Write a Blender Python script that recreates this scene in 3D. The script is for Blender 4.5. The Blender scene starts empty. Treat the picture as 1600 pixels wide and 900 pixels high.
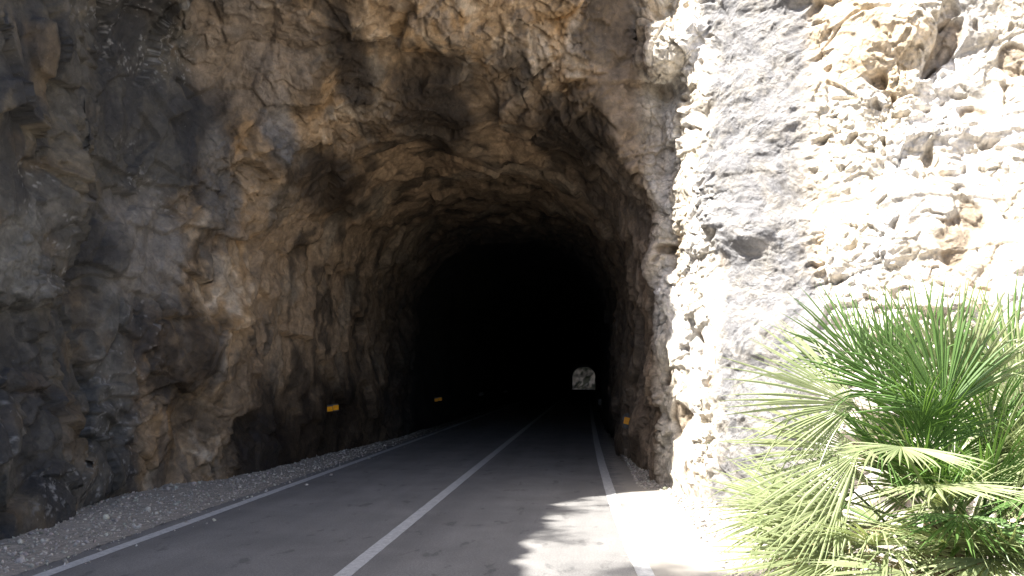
import bpy, math, random, time
import numpy as np
from math import radians as R
T0 = time.time()
C = bpy.context.scene.collection
scene = bpy.context.scene

# ---------------------------------------------------------------- camera, sky, sun
YAW, PITCH, FPX, EYE = 5.38, 6.36, 1256.0, 1.7
cd = bpy.data.cameras.new('camera'); cam = bpy.data.objects.new('camera', cd); C.objects.link(cam)
cam.location = (0, 0, EYE); cam.rotation_euler = (R(90 + PITCH), 0, R(YAW))
cd.sensor_width = 36; cd.lens = 36 * FPX / 1600; cd.clip_start = .05; cd.clip_end = 3000
scene.camera = cam
SUN = np.array([-.45, -.26, .85]); SUN /= np.linalg.norm(SUN)
elev = math.asin(SUN[2]); azim = math.atan2(SUN[0], SUN[1])
w = bpy.data.worlds.new('World'); scene.world = w; w.use_nodes = True
nt = w.node_tree; bg = nt.nodes['Background']; sk = nt.nodes.new('ShaderNodeTexSky')
sk.sky_type = 'NISHITA'; sk.sun_disc = False; sk.sun_elevation = elev; sk.sun_rotation = azim; sk.air_density = .7; sk.dust_density = 3.0; sk.ozone_density = .2
nt.links.new(sk.outputs[0], bg.inputs[0]); bg.inputs[1].default_value = .09
sl = bpy.data.lights.new('sun', 'SUN'); sl.energy = 5; sl.angle = R(.5); sl.color = (1, .95, .87)
so = bpy.data.objects.new('sun', sl); C.objects.link(so)
from mathutils import Vector
so.rotation_euler = Vector(tuple(-SUN)).to_track_quat('-Z', 'Y').to_euler()
scene.view_settings.view_transform = 'Standard'; scene.view_settings.look = 'None'
scene.view_settings.gamma = 1; scene.view_settings.exposure = 1.95
scene.view_settings.use_curve_mapping = False
scene.cycles.max_bounces = 7; scene.cycles.diffuse_bounces = 6

# ---------------------------------------------------------------- numpy noise
_rg = np.random.RandomState(7)
_g = _rg.normal(size=(256, 3)); _g /= np.linalg.norm(_g, axis=1)[:, None]; _g = _g.astype(np.float32)
_j = _rg.rand(256, 3).astype(np.float32)
def _hash(ix, iy, iz, s):
    h = (ix.astype(np.uint32) * np.uint32(374761393)) ^ (iy.astype(np.uint32) * np.uint32(668265263)) ^ (iz.astype(np.uint32) * np.uint32(2246822519)) ^ np.uint32(s * 3266489917 & 0xffffffff)
    h = (h ^ (h >> np.uint32(13))) * np.uint32(1274126177)
    return ((h ^ (h >> np.uint32(16))) & np.uint32(255)).astype(np.int32)
def gn(P, s=0):                       # gradient noise, about -0.6..0.6
    P = P.astype(np.float32); F = np.floor(P); f = P - F; I = F.astype(np.int64)
    u = f * f * f * (f * (f * 6 - 15) + 10); out = np.zeros(len(P), np.float32)
    for dx in (0, 1):
        for dy in (0, 1):
            for dz in (0, 1):
                g = _g[_hash(I[:, 0] + dx, I[:, 1] + dy, I[:, 2] + dz, s)]
                d = g[:, 0] * (f[:, 0] - dx) + g[:, 1] * (f[:, 1] - dy) + g[:, 2] * (f[:, 2] - dz)
                out += d * (u[:, 0] if dx else 1 - u[:, 0]) * (u[:, 1] if dy else 1 - u[:, 1]) * (u[:, 2] if dz else 1 - u[:, 2])
    return out
def fbm(P, o=4, s=0, gain=.5):
    r = 0; a = 1
    for k in range(o): r = r + a * gn(P * 2.03 ** k + k * 5.3, s + k); a *= gain
    return r
def ridged(P, o=4, s=0, gain=.5):
    r = 0; a = 1
    for k in range(o): r = r + a * (.5 - 2 * np.abs(gn(P * 2.1 ** k + k * 3.1, s + k))); a *= gain
    return r
def voro(P, s=0):                     # F1, F2, id 0..1
    P = P.astype(np.float32); I = np.floor(P).astype(np.int64); f = P - I.astype(np.float32)
    f1 = np.full(len(P), 9, np.float32); f2 = f1.copy(); idd = np.zeros(len(P), np.float32)
    for dx in (-1, 0, 1):
        for dy in (-1, 0, 1):
            for dz in (-1, 0, 1):
                h = _hash(I[:, 0] + dx, I[:, 1] + dy, I[:, 2] + dz, s); j = _j[h]
                d = (j[:, 0] + dx - f[:, 0]) ** 2 + (j[:, 1] + dy - f[:, 1]) ** 2 + (j[:, 2] + dz - f[:, 2]) ** 2
                n = d < f1
                f2 = np.where(n, f1, np.minimum(f2, d)); idd = np.where(n, h / 255., idd); f1 = np.where(n, d, f1)
    return np.sqrt(f1), np.sqrt(f2), idd.astype(np.float32)
def facet(P, s=0, sc=1.0, off=.12):   # broken rock: every cell its own tilted face and step; result in units of 1/sc
    P = (P * sc).astype(np.float32); I = np.floor(P).astype(np.int64); f = P - I.astype(np.float32)
    f1 = np.full(len(P), 9, np.float32); f2 = f1.copy(); val = np.zeros(len(P), np.float32)
    for dx in (-1, 0, 1):
        for dy in (-1, 0, 1):
            for dz in (-1, 0, 1):
                h = _hash(I[:, 0] + dx, I[:, 1] + dy, I[:, 2] + dz, s); j = _j[h]
                ex = f[:, 0] - j[:, 0] - dx; ey = f[:, 1] - j[:, 1] - dy; ez = f[:, 2] - j[:, 2] - dz
                d = ex * ex + ey * ey + ez * ez; n = d < f1; g = _g[(h * 7 + 3) & 255]
                v = g[:, 0] * ex + g[:, 1] * ey + (g[:, 2] * .8 - .35) * ez + off * (h / 127.5 - 1)
                f2 = np.where(n, f1, np.minimum(f2, d)); val = np.where(n, v, val); f1 = np.where(n, d, f1)
    f1, f2 = np.sqrt(f1), np.sqrt(f2); e = np.clip((f2 - f1) / .09, 0, 1)
    return (val - .10 * (1 - e)) / sc, f2 - f1
def ss(a, b, x):
    t = np.clip((x - a) / (b - a), 0, 1); return t * t * (3 - 2 * t)
def smin(a, b, k):
    h = np.clip(.5 + .5 * (b - a) / k, 0, 1); return b + (a - b) * h - k * h * (1 - h)
def smax(a, b, k): return -smin(-a, -b, k)

# ---------------------------------------------------------------- shape of the mountain (negative = rock)
def path_x(y): return 1.0 * ss(60, 230, y)                  # the bore drifts and sinks a little towards its far end
def path_z(y): return -1.45 * np.clip((y - 50) / 170, 0, 2) ** 1.4
def bore(x, y, z):                    # negative inside the tunnel
    xl = np.interp(y, [0, 9, 14, 21, 35, 240], [-6.2, -6.2, -5.9, -5.5, -5.2, -5.2])
    xr = np.interp(y, [0, 12, 14, 18, 28, 40, 90, 240], [1.15, 1.15, 1.05, .82, .56, .52, .85, .95])
    c = (xl + xr) / 2 + path_x(y); hw = (xr - xl) / 2
    h = np.interp(y, [10, 12.5, 14, 16, 22, 240], [8.2, 7.1, 6.5, 6.2, 5.95, 5.9]); z = z - path_z(y)
    q = np.clip(z - 2.7, 0, None) / (h - 2.7)
    r = ((np.abs(x - c) / hw) ** 2.5 + q ** 2.5) ** (1 / 2.5)
    return (r - 1) * 3.1
def topz(x, y):
    t = np.where(x < -4, 11.25 + np.clip(-6.4 - x, 0, None) * 1.1, 12.0)
    t = np.maximum(t, 10.7 + np.clip(y - 8.5 - .59 * (x + 6.2), 0, None) * 1.0)
    return np.where((x > 1) & (y < 12), 11.5 + .5 * (x - 1), t)
def rock(P, lo=True):
    x, y, z = P[:, 0], P[:, 1], P[:, 2]
    wl = .45 * fbm(P * [.33, .33, .22], 3, 11)
    xl = np.interp(y, [-12, 2, 5, 8, 10, 11.5, 14], [-6.8, -6.5, -6.3, -6.1, -6.2, -6.0, -6.0]) - .05 * z
    r1 = x - xl + wl * 1.1 * (.25 + .75 * ss(-.2, 2.2, z))                                         # left cliff
    low = 13.2 + .19 * (x - 1.1) + .25 * fbm(P * .5, 3, 23)
    pl = 11.9 + .59 * (x + .4)
    k = ss(6.3, 9.2, z)
    yf = low * (1 - k) + np.minimum(low, pl + .05) * k
    r2 = yf - y                                                  # front; the unseen brow above is shaped to shade the mouth
    dA = ((1.12 + .045 * z) + (13.3 - y) * .235 - x) * .97 + .12 * fbm(P * .7, 3, 31)
    yb = np.interp(x, [1.5, 1.8, 4, 9, 14], [10.9, 10.6, 9.4, 8.2, 7.6]) + .24 * z + .5 * fbm(P * .3, 2, 37)
    dB = (yb - y) * .93
    r3 = smax(dA, dB, .5)
    r = smin(smin(r1, r2, .8), r3, .15)
    air = np.maximum(bore(x, y, z) + .22 * fbm(P * [.5, .3, .5], 3, 41), (10 - y))
    r = smax(r, -air, 1.4 - 1.15 * ss(-1.2, .6, x))
    tz = topz(x, y) + .5 * fbm(P * [.6, .6, 0], 3, 51) + .55 * gn(P * [1.3, 1.7, 0], 52)
    r = smin(r, np.sqrt((x - 1.45) ** 2 + ((y - 12.85) * 1.1) ** 2 + ((z - 7.1) * 1.3) ** 2) - .62 + .3 * fbm(P * 1.6, 2, 57), .2)   # knob at the shoulder of the mouth
    return smax(r, (z - tz) * .8, .4)

# ---------------------------------------------------------------- surface nets
H = .2
X = np.arange(-13, 11.01, H); Y = np.arange(-9, 24.61, H); Z = np.arange(-.6, 16.41, H)
nx, ny, nz = len(X), len(Y), len(Z)
G = np.stack(np.meshgrid(X, Y, Z, indexing='ij'), -1).reshape(-1, 3)
F = rock(G).reshape(nx, ny, nz).astype(np.float32)
print('sdf', time.time() - T0)
S = F < 0
cx = np.zeros((nx - 1, ny - 1, nz - 1), np.int8)
acc = np.zeros((nx - 1, ny - 1, nz - 1, 3), np.float32); cnt = np.zeros((nx - 1, ny - 1, nz - 1), np.float32)
def corner(A, i, j, k): return A[i:nx - 1 + i, j:ny - 1 + j, k:nz - 1 + k]
cs = [(i, j, k) for i in (0, 1) for j in (0, 1) for k in (0, 1)]
for a in cs:
    for ax in range(3):
        if a[ax]: continue
        b = list(a); b[ax] = 1
        fa, fb = corner(F, *a), corner(F, *b); m = (fa < 0) != (fb < 0)
        t = np.where(m, fa / np.where(m, fa - fb, 1), 0)
        for q in range(3): acc[..., q] += np.where(m, a[q] + (t if q == ax else 0), 0)
        cnt += m
act = cnt > 0
vid = np.full(act.shape, -1, np.int64); vid[act] = np.arange(act.sum())
ii, jj, kk = np.nonzero(act)
V = acc[act] / cnt[act][:, None]
V = np.stack([X[0] + (ii + V[:, 0]) * H, Y[0] + (jj + V[:, 1]) * H, Z[0] + (kk + V[:, 2]) * H], 1)
Q = []
for ax in range(3):
    sa = [slice(1, -1)] * 3; sb = [slice(1, -1)] * 3
    sa[ax] = slice(0, -1); sb[ax] = slice(1, None)
    A, B = S[tuple(sa)], S[tuple(sb)]; m = A != B
    idx = np.stack(np.nonzero(m), 1)
    off = np.ones(3, int); off[ax] = 0; idx = idx + off
    u = [1, 0, 0][ax], 0; o = [q for q in range(3) if q != ax]
    def cell(d1, d2):
        e = idx.copy(); e[:, o[0]] += d1; e[:, o[1]] += d2
        return vid[e[:, 0], e[:, 1], e[:, 2]]
    q4 = np.stack([cell(-1, -1), cell(0, -1), cell(0, 0), cell(-1, 0)], 1)
    fl = A[m] if ax != 1 else ~A[m]
    q4 = np.where(fl[:, None], q4, q4[:, ::-1]); Q.append(q4)
Q = np.concatenate(Q)
print('nets', len(V), len(Q), time.time() - T0)

def subdivide(V, Q):
    n = len(V)
    E = np.stack([Q, np.roll(Q, -1, 1)], 2).reshape(-1, 2); Es = np.sort(E, 1)
    key = Es[:, 0] * (n + 1) + Es[:, 1]
    uk, inv = np.unique(key, return_inverse=True); inv = inv.reshape(-1, 4)
    a, b = uk // (n + 1), uk % (n + 1)
    em = (V[a] + V[b]) / 2; fc = V[Q].mean(1)
    e = n + inv; f = n + len(uk) + np.arange(len(Q))
    NV = np.concatenate([V, em, fc])
    NQ = np.concatenate([np.stack([Q[:, i], e[:, i], f, e[:, (i + 3) % 4]], 1) for i in range(4)])
    return NV, NQ
def compact(V, Q):
    u, inv = np.unique(Q, return_inverse=True); return V[u], inv.reshape(Q.shape)
def project(P):                       # world -> photo pixels (1600 x 900)
    x, y, z = P[:, 0], P[:, 1], P[:, 2] - EYE
    a, b = R(YAW), R(PITCH)
    xr = x * math.cos(a) + y * math.sin(a); yf = -x * math.sin(a) + y * math.cos(a)
    d = yf * math.cos(b) + z * math.sin(b); up = -yf * math.sin(b) + z * math.cos(b)
    d = np.maximum(d, .01)
    return 800 + FPX * xr / d, 450 - FPX * up / d, d
def grad(P, e=.03):
    g = np.stack([rock(P + np.eye(3)[i] * e) - rock(P - np.eye(3)[i] * e) for i in range(3)], 1) / (2 * e)
    return g

def relief(P, N):
    """rock relief in metres along the normal, and the weights of the rock kinds"""
    x, y, z = P[:, 0], P[:, 1], P[:, 2]
    wob = .8 * gn(P * .45, 90)
    wr = ss(.75, 1.25, x + .15 * gn(P * 2, 91)) * ss(13.5, 13.05, y)     # sunlit cliff
    wt = ss(12.4, 15.0, y + wob + .6 * ss(0, .8, x)) * (1 - wr)                              # inside the bore
    wl = ss(.75, -.75, x + (y - 11.5) + .6 * wob + .5 * gn(P * 1.7, 191) + .3 * gn(P * 5, 192) - np.interp(z, [0, 3, 4.2, 5.4, 7.5, 12], [-6.6, -6.6, -5.8, -5.1, -4.6, -4.4])) * (1 - wt) * (1 - wr)
    wp = np.clip(1 - wr - wt - wl, 0, 1)
    wv = np.stack([gn(P * .9, 61), gn(P * .9, 62), gn(P * .9, 63)], 1)
    q = P + .5 * wv; qf = P + .16 * wv
    q2 = q + .12 * np.stack([gn(P * 3.1, 64), gn(P * 3.1, 65), gn(P * 3.1, 66)], 1)
    base = fbm(q * [.8, .8, .6], 3, 71)
    fine = fbm(q2 * 4.5, 5, 75, .55)
    rid = ridged(q2 * [1.1, 1.1, .9], 5, 81, .52)
    a1, e1 = facet(qf * [1, 1, .8], 3, 1.1); a2, e2 = facet(qf * [1, 1, .85] + .1 * gn(P * 3, 97)[:, None], 4, 3.2); a3, e3 = facet(qf + .03 * gn(P * 9, 98)[:, None], 6, 9, .2)
    ai = np.clip(.5 + a2 * 2, 0, 1)
    cr1 = np.exp(-(e1 / .06) ** 2); br = ss(-.15, .2, gn(P * .6, 96))         # br: where the rock is freshly broken
    hori = gn(q * [.35, .35, 2.6], 85)
    vert = gn(q * [1.9, 1.9, .28], 86)
    left = base * .30 + vert * .13 + ss(-.1, .35, gn(q * [.7, .7, .45], 87)) * .20 - .06 * cr1 * ss(-.1, .2, gn(P * .7, 88)) + fine * .016 + a1 * .2 + a2 * (.06 + .22 * br) + a3 * (.05 + .25 * br) + rid * .02 + ss(.02, .05, gn(q2 * [.9, .9, 1.3], 89)) * .09
    port = base * .36 + rid * .05 + a1 * .24 + a2 * (.14 + .28 * br) + a3 * (.16 + .36 * br) + fine * .03 + hori * .04
    pit = ss(.22, .34, gn(q2 * [1.9, 1.9, 1.7], 92)) + .6 * ss(.27, .38, gn(q2 * [5.2, 5.2, 4.6], 93))
    sm = ss(1.55, 1.75, x - .035 * z + .2 * gn(P * .8, 99)) * ss(2.95, 2.65, x - .06 * z + .25 * gn(P * .8, 94))   # the smoother grey streak
    rough = ss(-.12, .22, gn(P * [.9, .9, .7], 68)) * (1 - .75 * sm); led = gn(qf * [.5, .5, 1.9] + .25 * gn(P * 2, 69)[:, None], 67)
    crk = np.exp(-(gn(qf * [1.1, 1.1, .6], 66) / .018) ** 2) * ss(0, .2, gn(P * .9, 60))
    right = base * .27 + .035 * ss(-.03, .03, led) * (1 - .6 * sm) + .06 * ss(0, .4, led) + a1 * .06 * (1 - sm) + sm * (.06 * rid + .05 * fbm(q2 * [1.6, 1.6, 2.2], 4, 59)) + a2 * (.09 + .17 * rough) * (1 - .85 * sm) + a3 * (.10 + .24 * rough) * (1 - .6 * sm) - .24 * pit * (.35 + .65 * rough) * (1 - .8 * sm) - .06 * crk * (1 - .6 * sm) + fine * (.028 + .03 * rough)
    tun = base * .16 + rid * .03 + a1 * .18 + a2 * .14 + a3 * .14 + fine * .02 + gn(q * [1.2, .4, 3.5], 95) * .05
    d = wl * left + wp * port + wr * right + wt * tun
    foot = 1 - .5 * ss(.5, -.1, z)
    return d * foot, (wl, wp, wr, wt), dict(ai=ai, cr=cr1, q=q, q2=q2, rid=rid, fine=fine, base=base, pit=pit)

def mixc(c, col, t): return c * (1 - t[:, None]) + np.array(col)[None] * t[:, None]
def blob(P, c, r, s, soft=.35):
    d = np.sqrt((((P - np.array(c)) / np.array(r)) ** 2).sum(1)) + .55 * fbm(P * 1.6, 3, s)
    return ss(1 + soft, 1 - soft, d)
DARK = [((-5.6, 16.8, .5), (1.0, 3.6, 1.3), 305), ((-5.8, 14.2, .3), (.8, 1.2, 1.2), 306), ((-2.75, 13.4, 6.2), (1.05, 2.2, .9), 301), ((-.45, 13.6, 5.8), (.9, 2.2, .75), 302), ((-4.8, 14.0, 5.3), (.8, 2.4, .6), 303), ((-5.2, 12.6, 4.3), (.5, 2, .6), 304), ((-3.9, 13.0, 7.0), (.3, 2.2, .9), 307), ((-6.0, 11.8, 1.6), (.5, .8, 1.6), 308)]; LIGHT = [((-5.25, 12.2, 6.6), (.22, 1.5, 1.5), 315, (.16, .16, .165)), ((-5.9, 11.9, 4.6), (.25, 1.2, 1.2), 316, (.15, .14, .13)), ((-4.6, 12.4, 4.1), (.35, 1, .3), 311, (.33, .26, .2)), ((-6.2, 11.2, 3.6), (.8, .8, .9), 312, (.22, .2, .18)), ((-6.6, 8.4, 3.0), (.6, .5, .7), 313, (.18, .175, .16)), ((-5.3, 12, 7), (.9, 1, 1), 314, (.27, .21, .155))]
def rockcolor(P, W, D):
    wl, wp, wr, wt = W; q, q2 = D['q'], D['q2']; x, y, z = P.T
    n1 = fbm(q * [.7, .7, .45], 4, 101); n2 = fbm(q * [1.6, 1.6, .5], 4, 105); n3 = fbm(q2 * 5, 4, 109); n4 = fbm(q * [2.4, 2.4, .22], 3, 113)
    # left: slate grey with black biofilm and ochre patches
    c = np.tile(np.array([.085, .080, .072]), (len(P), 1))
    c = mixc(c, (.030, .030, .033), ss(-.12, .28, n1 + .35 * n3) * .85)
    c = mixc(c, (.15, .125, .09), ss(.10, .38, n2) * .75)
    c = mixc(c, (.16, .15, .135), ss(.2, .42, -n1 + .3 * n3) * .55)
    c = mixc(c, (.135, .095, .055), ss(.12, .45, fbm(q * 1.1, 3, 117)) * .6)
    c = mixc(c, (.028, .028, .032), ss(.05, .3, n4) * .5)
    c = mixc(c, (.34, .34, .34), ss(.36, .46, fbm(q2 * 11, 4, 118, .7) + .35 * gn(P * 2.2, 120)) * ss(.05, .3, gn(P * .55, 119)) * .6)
    # portal: brown and tan broken rock with soot-dark seepage
    p = np.tile(np.array([.40, .285, .175]), (len(P), 1))
    p = mixc(p, (.52, .42, .31), ss(.05, .4, n2 + .4 * n3))
    p = mixc(p, (.34, .20, .08), ss(.08, .35, fbm(q * 1.3, 3, 121)) * .7)
    p = mixc(p, (.05, .035, .022), ss(.0, .24, n1 + .35 * n3) * .85)
    p = mixc(p, (.13, .125, .12), ss(.14, .36, n4) * .45)
    p = mixc(p, (.20, .15, .105), ss(-.2, .5, x) * ss(7.4, 6.4, z) * .8)
    p *= (.8 + .4 * D['ai'])[:, None]
    # sunlit: cream limestone
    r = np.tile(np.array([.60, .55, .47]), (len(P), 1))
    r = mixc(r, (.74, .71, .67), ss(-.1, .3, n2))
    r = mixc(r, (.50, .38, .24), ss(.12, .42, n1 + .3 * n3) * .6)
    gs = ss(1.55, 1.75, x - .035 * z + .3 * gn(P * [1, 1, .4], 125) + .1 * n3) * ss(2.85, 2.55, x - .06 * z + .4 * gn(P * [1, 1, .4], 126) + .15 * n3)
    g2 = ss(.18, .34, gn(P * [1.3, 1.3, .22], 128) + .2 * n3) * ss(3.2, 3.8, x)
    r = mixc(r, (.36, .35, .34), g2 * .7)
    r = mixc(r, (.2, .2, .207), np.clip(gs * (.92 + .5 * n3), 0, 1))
    r = mixc(r, (.26, .20, .14), ss(.3, .9, D['pit']) * .75 * (1 - gs))
    # bore
    t = np.tile(np.array([.34, .24, .15]), (len(P), 1))
    t = mixc(t, (.05, .04, .03), ss(.0, .3, n2) * .8)
    t = mixc(t, (.32, .26, .19), ss(.15, .4, -n1) * .6)
    t = mixc(t, (.20, .165, .135), ss(-1, .6, x) * .6)
    t = mixc(t, (.035, .032, .03), ss(15.5, 24, y + 2 * n1) * .92)                    # the bore's growing darkness, put into the rock colour
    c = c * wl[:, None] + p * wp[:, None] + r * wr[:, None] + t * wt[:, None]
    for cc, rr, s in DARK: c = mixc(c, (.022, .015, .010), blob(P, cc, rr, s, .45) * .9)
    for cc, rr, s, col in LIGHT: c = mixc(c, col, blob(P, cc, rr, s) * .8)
    c *= (1 + .5 * n3 * (1 - .5 * wr))[:, None]
    return np.clip(c, .012, .8)

# ---------------------------------------------------------------- mesh & material helpers
def mesh_np(name, V, Q, mat=None, cols=None, smooth=True):
    me = bpy.data.meshes.new(name); n = Q.shape[1]
    me.vertices.add(len(V)); me.vertices.foreach_set('co', V.astype(np.float32).ravel())
    me.loops.add(Q.size); me.loops.foreach_set('vertex_index', Q.astype(np.int32).ravel())
    me.polygons.add(len(Q)); me.polygons.foreach_set('loop_start', np.arange(0, Q.size, n, dtype=np.int32))
    me.update(calc_edges=True); me.validate()
    if smooth: me.polygons.foreach_set('use_smooth', np.ones(len(me.polygons), bool))
    if cols is not None:
        a = me.color_attributes.new('tint', 'FLOAT_COLOR', 'POINT')
        a.data.foreach_set('color', np.concatenate([cols, np.ones((len(cols), 1))], 1).astype(np.float32).ravel())
    if mat: me.materials.append(mat)
    return me
def link(name, me, parent=None, label=None, cat=None, group=None, kind=None):
    o = bpy.data.objects.new(name, me); C.objects.link(o)
    if parent: o.parent = parent
    tag(o, label, cat, group, kind); return o
def tag(o, label=None, cat=None, group=None, kind=None):
    for k, v in (('label', label), ('category', cat), ('group', group), ('kind', kind)):
        if v: o[k] = v
def material(name, base=(.5, .5, .5), rough=.85, spec=.3):
    m = bpy.data.materials.new(name); m.use_nodes = True
    b = m.node_tree.nodes['Principled BSDF']
    b.inputs['Base Color'].default_value = (*base, 1); b.inputs['Roughness'].default_value = rough
    b.inputs['Specular IOR Level'].default_value = spec
    return m, m.node_tree, b
def node(nt, t, **kw):
    n = nt.nodes.new(t)
    for k, v in kw.items():
        if k in n.inputs: n.inputs[k].default_value = v
        else: setattr(n, k, v)
    return n
def noise_tex(nt, co, scale, detail=6, rough=.6, dist=0):
    n = node(nt, 'ShaderNodeTexNoise'); nt.links.new(co, n.inputs['Vector'])
    n.inputs['Scale'].default_value = scale; n.inputs['Detail'].default_value = detail
    n.inputs['Roughness'].default_value = rough; n.inputs['Distortion'].default_value = dist
    return n.outputs['Fac']
def ramp(nt, fac, stops):
    r = node(nt, 'ShaderNodeValToRGB'); nt.links.new(fac, r.inputs[0])
    e = r.color_ramp.elements
    while len(e) < len(stops): e.new(.5)
    for k, (p, c) in enumerate(stops):
        e[k].position = p; e[k].color = (*c, 1) if len(c) == 3 else c
    return r.outputs[0]
def mixn(nt, a, b, fac, mode='MIX'):
    m = node(nt, 'ShaderNodeMix', data_type='RGBA', blend_type=mode)
    for s, v in ((m.inputs[0], fac), (m.inputs[6], a), (m.inputs[7], b)):
        if isinstance(v, bpy.types.NodeSocket): nt.links.new(v, s)
        elif isinstance(v, tuple): s.default_value = (*v, 1)
        else: s.default_value = v
    return m.outputs[2]
def bump(nt, b, h, strength=.5, dist=.02, prev=None):
    n = node(nt, 'ShaderNodeBump'); n.inputs['Strength'].default_value = strength; n.inputs['Distance'].default_value = dist
    nt.links.new(h, n.inputs['Height'])
    if prev: nt.links.new(prev, n.inputs['Normal'])
    nt.links.new(n.outputs[0], b.inputs['Normal']); return n.outputs[0]

def rock_material(name, spec=.3, rough=.85, bs=1.0, speck=(.45, .45, .44), sp=.66):
    m, nt, b = material(name, rough=rough, spec=spec)
    co = node(nt, 'ShaderNodeTexCoord').outputs['Object']
    at = node(nt, 'ShaderNodeAttribute', attribute_name='tint').outputs['Color']
    f1 = noise_tex(nt, co, 9, 8, .68, .6)
    v = ramp(nt, f1, [(.3, (.62, .62, .62)), (.5, (1, 1, 1)), (.72, (1.45, 1.42, 1.38))])
    c = mixn(nt, at, v, 1.0, 'MULTIPLY')
    f3 = noise_tex(nt, co, 38, 5, .7, .4)
    c = mixn(nt, c, speck, ramp(nt, f3, [(sp, (0, 0, 0)), (sp + .06, (.55, .55, .55))]))
    nt.links.new(c, b.inputs['Base Color'])
    n = bump(nt, b, noise_tex(nt, co, 7, 10, .7, .5), bs, .06)
    bump(nt, b, noise_tex(nt, co, 42, 6, .7), bs * .6, .012, n)
    return m
M_dark = rock_material('weathered dark rock', .45, .7)
M_pale = rock_material('pale limestone', .2, .9, 1.0, (.7, .68, .64), .7)
M_bore = rock_material('bore rock', .25, .85)

# ---------------------------------------------------------------- the cliffs
fc = V[Q].mean(1)
px, py, dd = project(fc)
hd = (px > -180) & (px < 1780) & (py > -160) & (py < 1050) & (dd > 3.5) & (fc[:, 2] < 11)
is_t = fc[:, 1] > 15.0
is_r = (fc[:, 0] > .95) & ~is_t & (fc[:, 1] < 13.7)
def build_rock(name, sel, levels, mat, label):
    if not sel.any(): return
    v, q = compact(V, Q[sel])
    pre = min(levels, 1)
    for k in range(pre): v, q = subdivide(v, q)
    for k in range(2):
        f = rock(v); g = grad(v); l2 = np.maximum((g ** 2).sum(1), .15)
        v = v - g * np.clip(f / l2, -.12, .12)[:, None]
    g = grad(v, .05); N = g / np.maximum(np.linalg.norm(g, axis=1), .05)[:, None]
    vn = np.concatenate([v, N], 1)
    for k in range(levels - pre): vn, q = subdivide(vn, q)
    v = vn[:, :3]; N = vn[:, 3:] / np.maximum(np.linalg.norm(vn[:, 3:], axis=1), .3)[:, None]
    d, W, D = relief(v, N)
    c = rockcolor(v, W, D)
    v2 = v + N * d[:, None]
    print(name, len(v2), time.time() - T0)
    link(name, mesh_np(name, v2, q, mat, c), label=label, kind='structure')
low = fc[:, 2] > -.5
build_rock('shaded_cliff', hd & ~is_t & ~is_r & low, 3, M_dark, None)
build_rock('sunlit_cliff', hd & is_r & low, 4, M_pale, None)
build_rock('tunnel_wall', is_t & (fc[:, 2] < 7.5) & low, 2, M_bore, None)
build_rock('cliff_top', ~hd & ~is_t & ~is_r & low, 1, M_dark, None)
build_rock('cliff_side', ~hd & is_r & low, 1, M_pale, None)
g_ = grad(V, .05); g_ /= np.maximum(np.linalg.norm(g_, axis=1), .1)[:, None]      # unseen shell behind the face, added to stop sun leaking through seams
v, q = compact(V - .55 * g_, Q); link('leak_blocker', mesh_np('leak_blocker', v, q, M_bore, np.tile([.1, .09, .08], (len(v), 1))), kind='structure')

# the rest of the bore, to its far mouth
ys = np.concatenate([np.arange(23.4, 45, .3), np.arange(45, 221, 1.2)])
th = np.linspace(R(-52), R(232), 120)
yy, tt = np.meshgrid(ys, th, indexing='ij'); cxx = -2.2 + path_x(yy); czz = 2.2 + path_z(yy)
lo_, hi_ = np.full(yy.shape, .5), np.full(yy.shape, 7.0)
for k in range(16):
    mid = (lo_ + hi_) / 2
    P = np.stack([cxx + mid * np.cos(tt), yy, czz + mid * np.sin(tt)], -1).reshape(-1, 3)
    f = bore(*P.T) + .22 * fbm(P * [.5, .3, .5], 3, 41); f = f.reshape(yy.shape)
    lo_, hi_ = np.where(f < 0, mid, lo_), np.where(f < 0, hi_, mid)
rr = lo_ + .12 * fbm(P * .8, 3, 131).reshape(yy.shape) + .2 * ss(25, 23.6, yy)
P = np.stack([cxx + rr * np.cos(tt), yy, czz + rr * np.sin(tt)], -1).reshape(-1, 3)
n1, n2 = yy.shape; idx = np.arange(n1 * n2).reshape(n1, n2)
q = np.stack([idx[:-1, :-1], idx[1:, :-1], idx[1:, 1:], idx[:-1, 1:]], -1).reshape(-1, 4)
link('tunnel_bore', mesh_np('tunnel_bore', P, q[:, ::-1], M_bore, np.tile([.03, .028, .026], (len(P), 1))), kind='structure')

# mountain above and around, ending in the far cliff
gx = np.arange(-130, 131, 2.5); gy = np.arange(-90, 223.1, 2.5); gy[-1] = 221
xx, yy = np.meshgrid(gx, gy, indexing='ij')
pp = np.stack([xx, yy, 0 * xx], -1).reshape(-1, 3)
hh = topz(np.clip(xx, -60, 40), np.clip(yy, -60, 60)); hh = np.minimum(hh, 45 + .1 * yy) + 2.5 * fbm(pp * .06, 4, 140).reshape(xx.shape)
right = np.clip(xx - 1, 0, 60) * .5 + 11.5
hh = np.where((xx > 1) & (yy < 12), right, hh)
south = ss(-9, -30, yy); hh = np.where(xx < -6, hh, hh)
inside = (xx > -12.6) & (xx < 10.6) & (yy > -90) & (yy < 24)
edge = (xx > 10) & (yy < 8 - .0 * xx)
hh = hh - .5
idx = np.arange(xx.size).reshape(xx.shape)
def cellof(a): return a[:-1, :-1] & a[1:, :-1] & a[1:, 1:] & a[:-1, 1:]
keep = ~(inside[:-1, :-1] | inside[1:, :-1] | inside[1:, 1:] | inside[:-1, 1:]) & ~cellof(edge)
q = np.stack([idx[:-1, :-1], idx[1:, :-1], idx[1:, 1:], idx[:-1, 1:]], -1)[keep]
P = np.stack([xx, yy, hh], -1).reshape(-1, 3)
v, q = compact(P, q)
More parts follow.
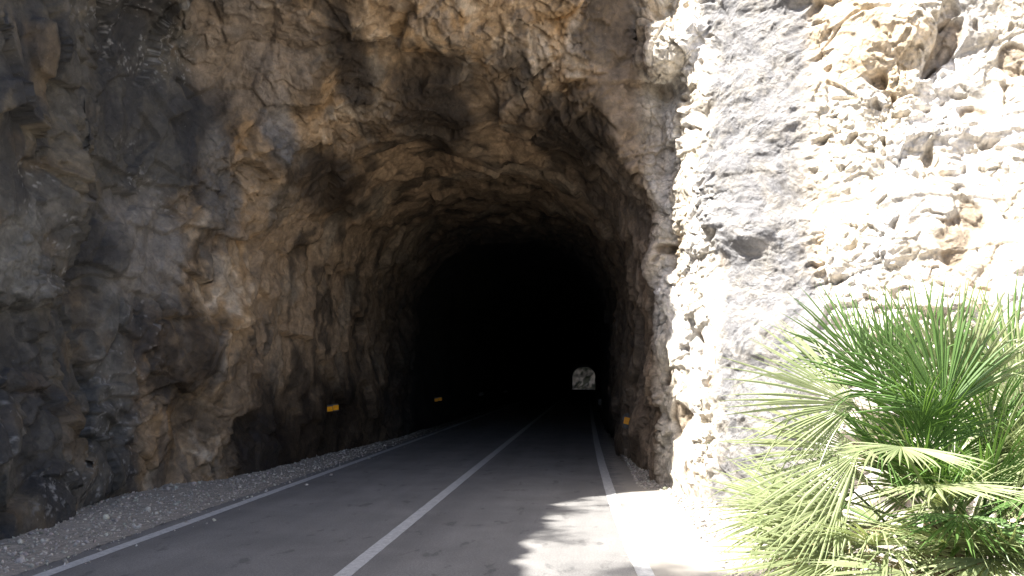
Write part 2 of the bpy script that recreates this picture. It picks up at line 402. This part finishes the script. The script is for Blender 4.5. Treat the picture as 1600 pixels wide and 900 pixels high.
link('mountain', mesh_np('mountain', v, q, M_pale, np.tile([.3, .28, .24], (len(v), 1))), kind='structure')

# ---------------------------------------------------------------- ground, road, markings
m_soil, nt, b = material('dusty soil', rough=.95, spec=.1)
co = node(nt, 'ShaderNodeTexCoord').outputs['Object']
nt.links.new(ramp(nt, noise_tex(nt, co, 6, 10, .75), [(.3, (.2, .18, .155)), (.7, (.42, .39, .34))]), b.inputs['Base Color'])
bump(nt, b, noise_tex(nt, co, 30, 8, .75), .8, .03)
g = np.array([[-600, -600, -.06], [600, -600, -.06], [600, 221, -.06], [-600, 221, -.06]], float)
# the ground sheet: level outside, sinking with the road beyond
gx = np.array([-600, -100, -20, -7, -5, -2, 1, 3, 8, 20, 100, 600.]); gy = np.concatenate([[-600, -100], np.arange(-10, 260, 6), [400, 1000]])
xx, yy = np.meshgrid(gx, gy, indexing='ij')
P = np.stack([xx, yy, path_z(np.clip(yy, 0, 240)) - .06], -1).reshape(-1, 3); idx = np.arange(xx.size).reshape(xx.shape)
q = np.stack([idx[:-1, :-1], idx[1:, :-1], idx[1:, 1:], idx[:-1, 1:]], -1).reshape(-1, 4)
link('ground', mesh_np('ground', P, q, m_soil), kind='structure')

def ribbon(name, ys, xa, xb, dz, mat, nxs=1, ragged=0, kind='structure', zf=None):
    t = np.linspace(0, 1, nxs + 1); yy, tt = np.meshgrid(ys, t, indexing='ij')
    a, b = xa(ys)[:, None], xb(ys)[:, None]
    if ragged:
        pa = np.stack([ys * 3, 0 * ys, 0 * ys], 1)
        a = a + ragged * fbm(pa, 4, 150)[:, None]; b = b + ragged * fbm(pa, 4, 155)[:, None]
    xx = a + (b - a) * tt
    P = np.stack([xx + path_x(yy), yy, path_z(yy) + dz], -1).reshape(-1, 3)
    if zf is not None: P[:, 2] += zf(P, np.tile(t, len(ys)))
    idx = np.arange(yy.size).reshape(yy.shape)
    q = np.stack([idx[:-1, :-1], idx[:-1, 1:], idx[1:, 1:], idx[1:, :-1]], -1).reshape(-1, 4)
    return link(name, mesh_np(name, P, q, mat), kind=kind)
m_asph, nt, b = material('worn asphalt', rough=.8, spec=.35)
co = node(nt, 'ShaderNodeTexCoord').outputs['Object']
c = ramp(nt, noise_tex(nt, co, 1.1, 6, .6, .4), [(.3, (.14, .139, .14)), (.7, (.19, .188, .187))])
c = mixn(nt, c, ramp(nt, noise_tex(nt, co, 160, 3, .8), [(.25, (.55, .55, .55)), (.5, (1, 1, 1)), (.78, (1.8, 1.8, 1.8))]), 1.0, 'MULTIPLY')
mt_ = node(nt, 'ShaderNodeMapping'); nt.links.new(co, mt_.inputs[0]); mt_.inputs['Scale'].default_value = (1.5, .06, 1)
c = mixn(nt, c, ramp(nt, noise_tex(nt, mt_.outputs[0], 1, 4, .6), [(.35, (.9, .9, .9)), (.62, (1.1, 1.1, 1.09))]), 1.0, 'MULTIPLY')
c = mixn(nt, c, ramp(nt, noise_tex(nt, co, 48, 6, .85), [(.3, (.6, .6, .6)), (.5, (1, 1, 1)), (.72, (1.5, 1.5, 1.5))]), 1.0, 'MULTIPLY')
mp = node(nt, 'ShaderNodeMapping'); nt.links.new(co, mp.inputs[0]); mp.inputs['Scale'].default_value = (1.6, .7, 1)
st = ramp(nt, noise_tex(nt, mp.outputs[0], 2.6, 5, .6), [(.60, (0, 0, 0)), (.66, (.45, .45, .45))])
c = mixn(nt, c, (.05, .05, .052), st)
sx = node(nt, 'ShaderNodeSeparateXYZ'); nt.links.new(co, sx.inputs[0])
ad = node(nt, 'ShaderNodeMath', operation='MULTIPLY_ADD'); nt.links.new(noise_tex(nt, co, 2.5, 7, .7), ad.inputs[0]); ad.inputs[1].default_value = .9; nt.links.new(sx.outputs[0], ad.inputs[2])
c = mixn(nt, c, (.33, .31, .28), ramp(nt, ad.outputs[0], [(.80, (0, 0, 0)), (1.0, (.8, .8, .8))]))   # pale dust trodden over the right shoulder
nt.links.new(c, b.inputs['Base Color'])
bump(nt, b, noise_tex(nt, co, 140, 4, .8), .5, .006)
ROADY = np.concatenate([np.arange(-40, 0, 2.), np.arange(0, 30, .1), np.arange(30, 60, 1.), np.arange(60, 231, 5.)])
redge = lambda y: np.interp(y, [-40, 12, 14, 18, 36, 42, 240], [1.2, 1.2, .85, .6, .5, 2, 2])
ledge = lambda y: np.interp(y, [-40, 55, 62, 240], [-4.98, -4.98, -6.4, -6.4])
ribbon('road', ROADY, ledge, redge, 0, m_asph, 6, .05)
def paint(name, wear):
    m, nt, b = material(name, rough=.7, spec=.3)
    co = node(nt, 'ShaderNodeTexCoord').outputs['Object']
    c = ramp(nt, noise_tex(nt, co, 14, 8, .75), [(.3, (.30, .31, .32)), (.5, (.46, .47, .48)), (.7, (.6, .6, .6))])
    c = mixn(nt, c, (.15, .15, .155), ramp(nt, noise_tex(nt, co, 55, 6, .8), [(wear, (0, 0, 0)), (wear + .08, (.8, .8, .8))]))
    nt.links.new(c, b.inputs['Base Color']); bump(nt, b, noise_tex(nt, co, 140, 4, .8), .4, .005); return m
m_pt = paint('worn road paint', .56)
xr = lambda y: np.interp(y, [-40, 3, 6.9, 8.2, 10.2, 12.5, 16.4, 22, 32, 60], [1.0, .72, .5, .43, .36, .31, .25, .2, .16, .1])
line_ys = ROADY[ROADY > -39]
ribbon('road_edge_line', line_ys, lambda y: 0 * y - 4.78, lambda y: 0 * y - 4.64, .004, m_pt, 1, .008)
ribbon('road_centre_line', line_ys, lambda y: 0 * y - 2.20, lambda y: 0 * y - 2.05, .004, m_pt, 1, .008)
ribbon('road_edge_line', line_ys, lambda y: xr(y) - .075, lambda y: xr(y) + .075, .004, m_pt, 1, .008)

# gravel verge
m_grav, nt, b = material('crushed limestone', rough=.9, spec=.15)
co = node(nt, 'ShaderNodeTexCoord').outputs['Object']
at = node(nt, 'ShaderNodeAttribute', attribute_name='tint').outputs['Color']
c = mixn(nt, at, ramp(nt, noise_tex(nt, co, 40, 5, .7), [(.3, (.7, .7, .7)), (.7, (1.3, 1.28, 1.25))]), 1.0, 'MULTIPLY')
nt.links.new(c, b.inputs['Base Color']); bump(nt, b, noise_tex(nt, co, 90, 4, .7), .5, .01)
def verge_h(x, y):
    t = np.clip((-4.95 - x) / 1.6, 0, 1.4)
    p = np.stack([x, y, 0 * x], 1)
    return .003 + .05 * t + .05 * ss(.1, .8, t) * (fbm(p * 1.3, 3, 160) + .3) + .015 * fbm(p * 9, 3, 165)
def verge(name, y0, y1, x0, x1, hf, seed):
    yy, xx = np.meshgrid(np.arange(y0, y1, .05), np.arange(x0, x1, .05), indexing='ij')
    z = hf(xx.ravel(), yy.ravel()); P = np.stack([xx.ravel(), yy.ravel(), z], 1)
    idx = np.arange(xx.size).reshape(xx.shape)
    q = np.stack([idx[:-1, :-1], idx[:-1, 1:], idx[1:, 1:], idx[1:, :-1]], -1).reshape(-1, 4)
    c = np.clip(.3 + .16 * fbm(P * 22, 2, seed), .1, .5)[:, None] * np.array([1, .93, .84])
    return P, q, c
ph = (1 + 5 ** .5) / 2
ICO_V = np.array([(-1, ph, 0), (1, ph, 0), (-1, -ph, 0), (1, -ph, 0), (0, -1, ph), (0, 1, ph), (0, -1, -ph), (0, 1, -ph), (ph, 0, -1), (ph, 0, 1), (-ph, 0, -1), (-ph, 0, 1)]) / 1.9
ICO_F = np.array([(0, 11, 5), (0, 5, 1), (0, 1, 7), (0, 7, 10), (0, 10, 11), (1, 5, 9), (5, 11, 4), (11, 10, 2), (10, 7, 6), (7, 1, 8), (3, 9, 4), (3, 4, 2), (3, 2, 6), (3, 6, 8), (3, 8, 9), (4, 9, 5), (2, 4, 11), (6, 2, 10), (8, 6, 7), (9, 8, 1)])
def stones(n, xs, ys, zs, size, rg, tone):
    v = ICO_V[None] * (1 + .3 * rg.normal(size=(n, 12, 1))) + .12 * rg.normal(size=(n, 12, 3))
    v = v * np.stack([np.ones(n), rg.uniform(.6, 1, n), rg.uniform(.45, .85, n)], 1)[:, None]
    q = rg.normal(size=(n, 4)); q[:, 1:3] *= .35; q /= np.linalg.norm(q, axis=1)[:, None]
    w_, x_, y_, z_ = q.T
    Rm = np.stack([1 - 2 * (y_**2 + z_**2), 2 * (x_*y_ - z_*w_), 2 * (x_*z_ + y_*w_), 2 * (x_*y_ + z_*w_), 1 - 2 * (x_**2 + z_**2), 2 * (y_*z_ - x_*w_), 2 * (x_*z_ - y_*w_), 2 * (y_*z_ + x_*w_), 1 - 2 * (x_**2 + y_**2)], 1).reshape(n, 3, 3)
    v = np.einsum('nij,nkj->nki', Rm, v * (size / 2)[:, None, None]) + np.stack([xs, ys, zs], 1)[:, None]
    F_ = ICO_F[None] + (np.arange(n) * 12)[:, None, None]
    t = tone * rg.uniform(.65, 1.3, n)
    c = np.repeat(t[:, None] * np.array([1, .94, .85]) * (1 + .03 * rg.normal(size=(n, 3))), 12, 0)
    return v.reshape(-1, 3), F_.reshape(-1, 3), np.clip(c, .05, .6)
rg = np.random.RandomState(3)
P, q, c = verge('v', 3, 60, -8.2, -4.9, verge_h, 170)
link('gravel_verge', mesh_np('gravel_verge', P, q, m_grav, c * (1 - .82 * ss(18, 32, P[:, 1]))[:, None]), label='bank of crushed gravel along the foot of the dark cliff', kind='structure')  # further in, the tunnel's darkness is put into the gravel colour
n = 26000
ys_ = 3 + 47 * rg.rand(n) ** 1.9; t = rg.rand(n)
xs_ = -4.9 - t * 2.4; k_ = rg.rand(n) < .03; xs_[k_] = -4.95 + .5 * rg.rand(k_.sum()) ** 2; sz = np.clip(rg.lognormal(-3.8, .5, n), .01, .13); sz *= np.where(rg.rand(n) < .5 + .5 * t, 1, .6)
far = (xs_ > -5.05) & (rg.rand(n) < .6); xs_[far] -= .3; bore_shade = lambda v, c: c * (1 - .82 * ss(18, 32, v[:, 1]))[:, None]  # stone colour darkens further in, standing in for the bore's gloom
v, f, c = stones(n, xs_, ys_, verge_h(xs_, ys_) + sz * .12, sz, rg, .42)
link('gravel', mesh_np('gravel', v, f, m_grav, bore_shade(v, c), False), label='loose pale crushed stones lying between the asphalt and the dark cliff', cat='gravel', kind='stuff')
def rv_h(x, y):
    p = np.stack([x, y, 0 * x], 1); t = np.clip((x - .75 - .45 * ss(14, 12, y)) / .8, 0, 1.5)
    return -.012 + .1 * t + .04 * t * fbm(p * 2, 3, 180) + .012 * fbm(p * 9, 3, 185)
P, q, c = verge('v', 3, 40, .7, 7, rv_h, 190)
link('dusty_verge', mesh_np('dusty_verge', P, q, m_grav, bore_shade(P, c * 1.1)), kind='structure')
n = 9000
ys_ = 5 + 20 * rg.rand(n) ** 1.3; t = rg.rand(n); xs_ = np.where(ys_ < 12.5, 1.15, .75) + t * np.where(ys_ < 9, 3, .7)
sz = np.clip(rg.lognormal(-3.7, .55, n), .01, .13)
v, f, c = stones(n, xs_, ys_, rv_h(xs_, ys_) + sz * .12, sz, rg, .45)
link('pebbles', mesh_np('pebbles', v, f, m_grav, bore_shade(v, c), False), label='scattered pale pebbles at the foot of the sunlit cliff', cat='pebbles', kind='stuff')

# ---------------------------------------------------------------- orange reflectors on the tunnel walls
from mathutils.bvhtree import BVHTree
import bmesh
def box_bm(bm, c, s, bev=.004):
    r = bmesh.ops.create_cube(bm, size=1); vs = r['verts']
    for v_ in vs: v_.co = Vector((c[0] + v_.co.x * s[0], c[1] + v_.co.y * s[1], c[2] + v_.co.z * s[2]))
    if bev: bmesh.ops.bevel(bm, geom=list({e for v_ in vs for e in v_.link_edges}), offset=bev, segments=2, affect='EDGES')
def bm_obj(name, bm, mat, parent=None, smooth=False):
    me = bpy.data.meshes.new(name); bm.to_mesh(me); bm.free(); me.materials.append(mat)
    if smooth: me.polygons.foreach_set('use_smooth', np.ones(len(me.polygons), bool))
    return link(name, me, parent)
m_or, nt, b = material('orange reflector', (.95, .42, .02), .25, .5)
co = node(nt, 'ShaderNodeTexCoord').outputs['Object']
nt.links.new(ramp(nt, noise_tex(nt, co, 30, 4), [(.3, (.85, .33, .01)), (.7, (1, .5, .03))]), b.inputs['Base Color'])
m_pl, nt, b = material('dull plate', (.1, .1, .1), .7, .3); b.inputs['Metallic'].default_value = .3
co = node(nt, 'ShaderNodeTexCoord').outputs['Object']
nt.links.new(ramp(nt, noise_tex(nt, co, 20, 6, .7), [(.3, (.06, .06, .06)), (.7, (.16, .16, .16))]), b.inputs['Base Color'])
deps = bpy.context.evaluated_depsgraph_get()
def wall_x(y, z, side):
    deps.update()
    hit, loc, *_ = scene.ray_cast(deps, Vector((-2.2, y, z)), Vector((side, 0, 0)))
    return loc.x if hit else (-5.2 if side < 0 else .9)
def reflector(y, z, side, label, grey_face=False, second=True):
    x = wall_x(y, z, side)
    root = bpy.data.objects.new('reflector', None); root.empty_display_size = .1; C.objects.link(root)
    root.location = (x, y, z); tag(root, label, 'reflector', 'reflectors along the tunnel walls')
    s = -side
    bm = bmesh.new()
    if second: box_bm(bm, (s * .12, .004, .012), (.27, .006, .15), .002)
    else:
        r_ = bmesh.ops.create_cone(bm, cap_ends=True, segments=24, radius1=.085, radius2=.085, depth=.006)
        bmesh.ops.rotate(bm, verts=r_['verts'], cent=(0, 0, 0), matrix=__import__('mathutils').Matrix.Rotation(R(90), 3, 'X'))
        bmesh.ops.translate(bm, verts=r_['verts'], vec=(s * .065, .004, .03)); box_bm(bm, (s * .065, .005, -.06), (.12, .005, .12), .002)
        box_bm(bm, (s * .0, .006, -.15), (.03, .005, .12), .002)
    box_bm(bm, (-s * .03, .05, 0), (.06, .1, .05), .004)
    bm_obj('bracket', bm, m_pl, root)
    for k in ((0, 1) if second else (0,)):
        bm = bmesh.new(); box_bm(bm, (s * (.065 + .135 * k), -.006, -.005 + .012 * k), (.125, .014, .105), .005)
        for r_ in range(4): box_bm(bm, (s * (.065 + .135 * k), -.0145, -.04 + .012 * k + .023 * r_), (.11, .003, .017), .0)
        bm_obj('reflector_face', bm, m_pl if grey_face else m_or, root)  # some faces take the plate's dull grey instead of orange
    root.rotation_euler = (0, R(-7 * s if second else 12), R(0))
    if not second and not grey_face: root.scale = (1.35, 1, 1.35); root.location.x -= .03
    return root

# ---------------------------------------------------------------- fan palm
def leafmat(name, a, b_, trans):
    m, nt, b = material(name, rough=.42, spec=.45)
    co = node(nt, 'ShaderNodeTexCoord').outputs['Object']
    c = ramp(nt, noise_tex(nt, co, 5, 4), [(.3, a), (.7, b_)])
    nt.links.new(c, b.inputs['Base Color'])
    tr = node(nt, 'ShaderNodeBsdfTranslucent'); nt.links.new(mixn(nt, c, (1.35, 1.35, .75), 1.0, 'MULTIPLY'), tr.inputs[0])
    mx = node(nt, 'ShaderNodeMixShader'); mx.inputs[0].default_value = trans
    nt.links.new(b.outputs[0], mx.inputs[1]); nt.links.new(tr.outputs[0], mx.inputs[2])
    nt.links.new(mx.outputs[0], nt.nodes['Material Output'].inputs[0]); return m
m_leaf = leafmat('palm leaf', (.085, .165, .045), (.14, .24, .075), .33)
m_leaf2 = leafmat('palm leaf pale', (.21, .26, .125), (.32, .36, .20), .25)
m_dry = leafmat('dry palm leaf', (.30, .25, .14), (.42, .36, .22), .15)
m_fib, nt, b = material('palm fibre', rough=.95, spec=.1)
co = node(nt, 'ShaderNodeTexCoord').outputs['Object']
nt.links.new(ramp(nt, noise_tex(nt, co, 25, 6, .7), [(.3, (.05, .035, .02)), (.7, (.2, .15, .09))]), b.inputs['Base Color'])
bump(nt, b, noise_tex(nt, co, 40, 4), 1, .02)
PALM = Vector((2.08, 5.0, 0.0))
rnd = random.Random(5)
palm = bpy.data.objects.new('fan_palm', None); C.objects.link(palm); palm.location = PALM
tag(palm, 'bushy green dwarf fan palm in front of the bright limestone cliff', 'palm')
def frond(start, hub, out, nrm, L, spread, nl, mat, droop=.15, fold=.35, fused=.35, seed=0):
    """petiole from start to hub; fan of leaflets around direction out, in the plane with normal nrm"""
    r = random.Random(seed); vs = []; fs = []
    out = out.normalized(); nrm = (nrm - out * nrm.dot(out)).normalized(); side = out.cross(nrm)
    # petiole, a tapered three-sided stalk sagging in the middle
    mid = (start + hub) / 2 + Vector((0, 0, .08 * (hub - start).length)); N_ = 7
    for i in range(N_ + 1):
        t = i / N_; p = start * (1 - t) ** 2 + mid * 2 * t * (1 - t) + hub * t * t
        d = ((mid - start) * (1 - t) + (hub - mid) * t).normalized()
        u_ = d.cross(Vector((0, 0, 1)))
        if u_.length < .05: u_ = Vector((1, 0, 0))
        u_.normalize(); w_ = u_.cross(d); rad = .011 * (1 - t) + .006 * t
        for a in range(4): vs.append(p + u_ * rad * 1.3 * math.cos(a * PI2 / 4) + w_ * rad * math.sin(a * PI2 / 4))
        if i:
            b0 = (i - 1) * 4
            for a in range(4): fs.append((b0 + a, b0 + (a + 1) % 4, b0 + 4 + (a + 1) % 4, b0 + 4 + a))
    da = spread / (nl - 1)
    for i in range(nl):
        ang = -spread / 2 + i * da + r.gauss(0, .28) * da
        e = abs(ang) / (spread / 2)
        l = L * (1 - .28 * e ** 2) * r.uniform(.8, 1.08); kink = r.uniform(.5, .85) if r.random() < .16 else 9; kd = r.gauss(0, .5); bow = r.gauss(0, .07)
        d0 = out * math.cos(ang) + side * math.sin(ang)
        wv = -out * math.sin(ang) + side * math.cos(ang)
        halfw = math.tan(da / 2) * l * fused * .98
        dr = droop * r.uniform(.6, 1.5); tw = r.gauss(0, .25); cup = r.gauss(0, .03)
        base = len(vs); SEG = 7
        for k in range(SEG + 1):
            t = k / SEG; s = l * t
            if t < fused: hw = halfw * t / fused
            else: hw = max(halfw * (1 - ((t - fused) / (1 - fused)) ** 1.3), .0006)
            hw = max(hw, .0006)
            p = hub + d0 * s * math.cos(.3 * dr * t) + nrm * (.12 * L * fold * (1 - e) * t + cup * s) + Vector((0, 0, -1)) * dr * l * t ** 2.4 * .8
            if t > fused: p = p + wv * (bow * l * (t - fused) ** 2)
            if t > kink: p = p + (Vector((0, 0, -1)) * .8 + wv * kd) * (t - kink) * l * .9
            a_ = tw * max(0, t - fused); wv2 = wv * math.cos(a_) + nrm * math.sin(a_)
            dep = hw * .75
            vs.append(p - wv2 * hw); vs.append(p + nrm * dep); vs.append(p + wv2 * hw)
            if k:
                b0 = base + (k - 1) * 3
                fs.append((b0, b0 + 1, b0 + 4, b0 + 3)); fs.append((b0 + 1, b0 + 2, b0 + 5, b0 + 4))
    me = bpy.data.meshes.new('frond'); me.from_pydata([tuple(v_ - PALM) for v_ in vs], [], fs); me.materials.append(mat)
    return link('frond', me, palm)
PI = math.pi; PI2 = 2 * math.pi
def unproj(px, py, y):                # world point seen at photo pixel (px, py) at distance y along the road
    a, b = R(YAW), R(PITCH); cxp, cyp = (px - 800) / FPX, (450 - py) / FPX
    yf = math.cos(b) - cyp * math.sin(b); up = math.sin(b) + cyp * math.cos(b)
    x = cxp * math.cos(a) - yf * math.sin(a); yy_ = cxp * math.sin(a) + yf * math.cos(a)
    return Vector((x, yy_, up)) * (y / yy_) + Vector((0, 0, EYE))
core = PALM + Vector((0, 0, .72))
# hand-placed fans: hub (seen from the road), blade direction, blade normal, length, spread
HUBS = [
 ((1.97, 4.50, 1.52), (-.22, .0, 1), (0, -1, .4), .76, 2.6, 40, 0),
 ((1.80, 4.75, 1.60), (-.45, -.1, 1), (.2, -1, .3), .70, 2.3, 36, 0),
 ((2.10, 4.60, 1.58), (.1, -.15, 1), (-.1, -1, .3), .72, 2.0, 34, 1),
 ((1.56, 4.70, 1.55), (-.95, 0, .32), (.2, -.85, .5), .78, 2.3, 38, 1),
 ((1.72, 5.00, 1.74), (-.6, 0, .8), (.3, -.9, .4), .66, 2.2, 36, 0),
 ((2.56, 4.80, 1.47), (.15, 0, 1), (-.2, -1, .2), .78, 2.5, 38, 1),
 ((2.75, 5.30, 1.66), (.3, 0, 1), (-.2, -1, .2), .74, 2.3, 36, 0),
 ((2.20, 5.30, 1.66), (.05, 0, 1), (0, -1, .2), .72, 2.3, 36, 0),
 ((1.62, 4.20, 1.36), (-.2, -1, -.12), (0, -.35, 1), .46, 3.0, 32, 1),
 ((1.54, 4.60, 1.30), (-1, 0, -.02), (.1, -.75, .7), .78, 2.3, 38, 1),
 ((1.40, 4.55, 1.05), (-1, -.2, -.12), (.1, -.6, .8), .62, 2.5, 36, 1),
 ((1.73, 4.10, 1.19), (.1, -1, .02), (0, -.2, 1), .50, 3.0, 32, 1),
 ((1.36, 4.50, .77), (-1, -.3, -.2), (-.1, -.7, .8), .68, 2.6, 36, 1),
 ((1.50, 4.75, .88), (-1, .1, .05), (0, -.8, .6), .62, 2.6, 36, 1),
 ((1.60, 4.20, .76), (-.4, -.8, -.25), (0, -.6, .8), .58, 3.0, 34, 1),
 ((2.04, 4.20, .83), (0, -1, -.15), (0, -.6, .8), .56, 3.2, 34, 1),
 ((2.30, 4.30, 1.12), (.3, -.9, .0), (0, -.3, 1), .54, 3.0, 34, 0),
 ((2.15, 4.10, .69), (.1, -.8, -.5), (0, -.7, .8), .56, 3.2, 34, 1),
 ((2.35, 4.35, .72), (.2, -.9, -.2), (0, -.6, .8), .58, 3.1, 34, 1),
 ((2.60, 4.60, .95), (.5, -.8, .0), (0, -.6, .8), .60, 3.0, 34, 1),
 ((1.95, 4.30, 1.02), (-.1, -1, -.2), (0, -.5, .9), .50, 3.1, 34, 0),
 ((2.75, 4.50, 1.25), (.6, -.6, .4), (-.2, -.8, .6), .62, 2.8, 34, 1),
 ((1.25, 4.85, .95), (-1, .1, .1), (.1, -.8, .5), .55, 2.4, 34, 1),
]
sd = 0
for h, o_, n_, L, sp, nl, k in HUBS:
    h = (h[0] * .95, h[1], h[2]); nl = int(nl * 1.2)
    sd += 1; frond(core + Vector((rnd.uniform(-.08, .08), rnd.uniform(-.08, .08), rnd.uniform(-.1, .1))), Vector(h), Vector(o_), Vector(n_), L, sp, nl, (m_leaf, m_leaf2, m_dry)[k], .10, .5, .5, sd)
for i in range(77):
    az = rnd.uniform(0, PI2) if rnd.random() < .4 else rnd.uniform(PI, PI2); el = rnd.choice([rnd.uniform(-25, 25), rnd.uniform(0, 55), rnd.uniform(25, 75)])
    d = Vector((math.cos(az) * math.cos(R(el)), math.sin(az) * math.cos(R(el)), math.sin(R(el))))
    pl = rnd.uniform(.5, .9) * (1 if el > 10 else .85)
    st_ = core + Vector((rnd.uniform(-.12, .12), rnd.uniform(-.12, .12), rnd.uniform(-.25, .15)))
    hub = st_ + d * pl; hub.z -= .05
    out = (d + Vector((0, 0, rnd.uniform(-.35, .15)))).normalized()
    nrm = Vector((0, 0, 1)) + Vector((rnd.gauss(0, .35), rnd.gauss(0, .35), 0)) - d * .3
    mt = m_dry if (el < -8 and rnd.random() < .6) or (el < 12 and rnd.random() < .15) else (m_leaf2 if rnd.random() < (.5 if el > 25 else .8) else m_leaf)
    sd += 1; frond(st_, hub, out, nrm, rnd.uniform(.48, .68), rnd.uniform(2.2, 3.3), rnd.randint(32, 42), mt, rnd.uniform(.08, .3), .5, rnd.uniform(.32, .45), sd)
# trunk, a short shaggy column of old leaf bases
bm = bmesh.new(); ring = []
for i in range(15):
    t = i / 14; z_ = -.1 + .95 * t; rad = .17 + .05 * math.sin(t * 3) - .06 * t
    rr_ = []
    for a in range(24):
        q_ = rad * (1 + .16 * ((a + i) % 2) + .06 * rnd.random()); rr_.append(bm.verts.new((q_ * math.cos(a * PI2 / 24), q_ * math.sin(a * PI2 / 24), z_ + .02 * rnd.random())))
    ring.append(rr_)
for i in range(14):
    for a in range(24): bm.faces.new((ring[i][a], ring[i][(a + 1) % 24], ring[i + 1][(a + 1) % 24], ring[i + 1][a]))
bm.faces.new(ring[-1])
bm_obj('trunk', bm, m_fib, palm)

reflector(17.2, 1.02, -1, 'orange reflector pair nearest the tunnel mouth on the left wall')
reflector(28, .92, -1, 'orange reflector pair deeper in on the left wall, second from the mouth')
reflector(38.5, .9, -1, 'dull grey reflector on the left wall, third from the mouth', True)
reflector(49, .85, -1, 'barely visible dull reflector deepest on the left wall', True)
reflector(16.9, .80, 1, 'single tilted orange reflector on the right wall near the sunlit edge', False, False)
reflector(30, .8, 1, 'tiny dull reflector far inside on the right wall', True, False)

# ---------------------------------------------------------------- shrubs on the rim above the road; their shade falls on the asphalt
m_bark, nt, b = material('shrub bark', rough=.9)
co = node(nt, 'ShaderNodeTexCoord').outputs['Object']
nt.links.new(ramp(nt, noise_tex(nt, co, 20, 5), [(.3, (.08, .06, .04)), (.7, (.2, .16, .12))]), b.inputs['Base Color'])
def rim_shrub(x, y, h, w_, n, seed, label):
    rg = np.random.RandomState(seed); deps.update()
    hit, loc, *_ = scene.ray_cast(deps, Vector((x, y, 30)), Vector((0, 0, -1))); z0 = loc.z - .1
    root = bpy.data.objects.new('shrub', None); C.objects.link(root); root.location = (x, y, z0); tag(root, label, 'shrub', 'shrubs on the rim of the dark cliff')
    cl = rg.normal(size=(16, 3)) * [w_ * .36, w_ * .36, h * .2] + [.1 * h, 0, h * .62]
    bm = bmesh.new()
    for c_ in cl:
        a_ = Vector((0, 0, 0)); b_ = Vector(c_); d_ = (b_ - a_); u_ = d_.cross(Vector((1, .3, 0))).normalized() * .03; v_ = d_.cross(u_).normalized() * .03
        lo = [bm.verts.new(a_ + u_ * math.cos(k) + v_ * math.sin(k)) for k in (0, 1.57, 3.14, 4.71)]; hi = [bm.verts.new(b_ + (u_ * math.cos(k) + v_ * math.sin(k)) * .3) for k in (0, 1.57, 3.14, 4.71)]
        for k in range(4): bm.faces.new((lo[k], lo[(k + 1) % 4], hi[(k + 1) % 4], hi[k]))
    bm_obj('stem', bm, m_bark, root)
    c_ = cl[rg.randint(0, 16, n)] + rg.normal(size=(n, 3)) * .16 * w_; c_[:, 2] = np.maximum(c_[:, 2], .1)
    a_ = rg.normal(size=(n, 3)); a_ /= np.linalg.norm(a_, axis=1)[:, None]; b_ = np.cross(a_, rg.normal(size=(n, 3))); b_ /= np.linalg.norm(b_, axis=1)[:, None]
    v = np.stack([c_ - a_ * .05, c_ + b_ * .018, c_ + a_ * .05, c_ - b_ * .018], 1).reshape(-1, 3)
    link('foliage', mesh_np('foliage', v, np.arange(4 * n).reshape(n, 4), m_leaf, None, False), root)
rim_shrub(-7.8, 1.7, 4.4, 1.45, 12000, 1, 'tall dense shrub on the rim above the road, nearest the camera')
rim_shrub(-7.9, 5.0, .9, .8, 1000, 2, 'small low shrub on the rim between two larger ones')
rim_shrub(-7.9, 6.7, 1.2, .9, 1400, 3, 'rounded shrub on the rim beside the tunnel brow')

# ---------------------------------------------------------------- beyond the far mouth
gx = np.arange(-30, 30, .35); gz = np.arange(-4, 26, .35)
xx, zz = np.meshgrid(gx, gz, indexing='ij')
P = np.stack([xx, 233 + .25 * zz + .002 * xx ** 2, zz], -1).reshape(-1, 3)
P[:, 1] += 1.6 * fbm(P * .25, 4, 200) + .9 * ridged(P * .5, 4, 205)
idx = np.arange(xx.size).reshape(xx.shape)
q = np.stack([idx[:-1, :-1], idx[1:, :-1], idx[1:, 1:], idx[:-1, 1:]], -1).reshape(-1, 4)
n_ = fbm(P * .45, 4, 210)[:, None]
c = np.where(n_ > .08, np.array([[.035, .04, .028]]), np.array([[.13, .125, .115]])) * (1 + .4 * fbm(P * 1.5, 3, 215)[:, None])
link('far_cliff', mesh_np('far_cliff', P, q, M_pale, np.clip(c, .03, .6)), kind='structure')
print('done', time.time() - T0)
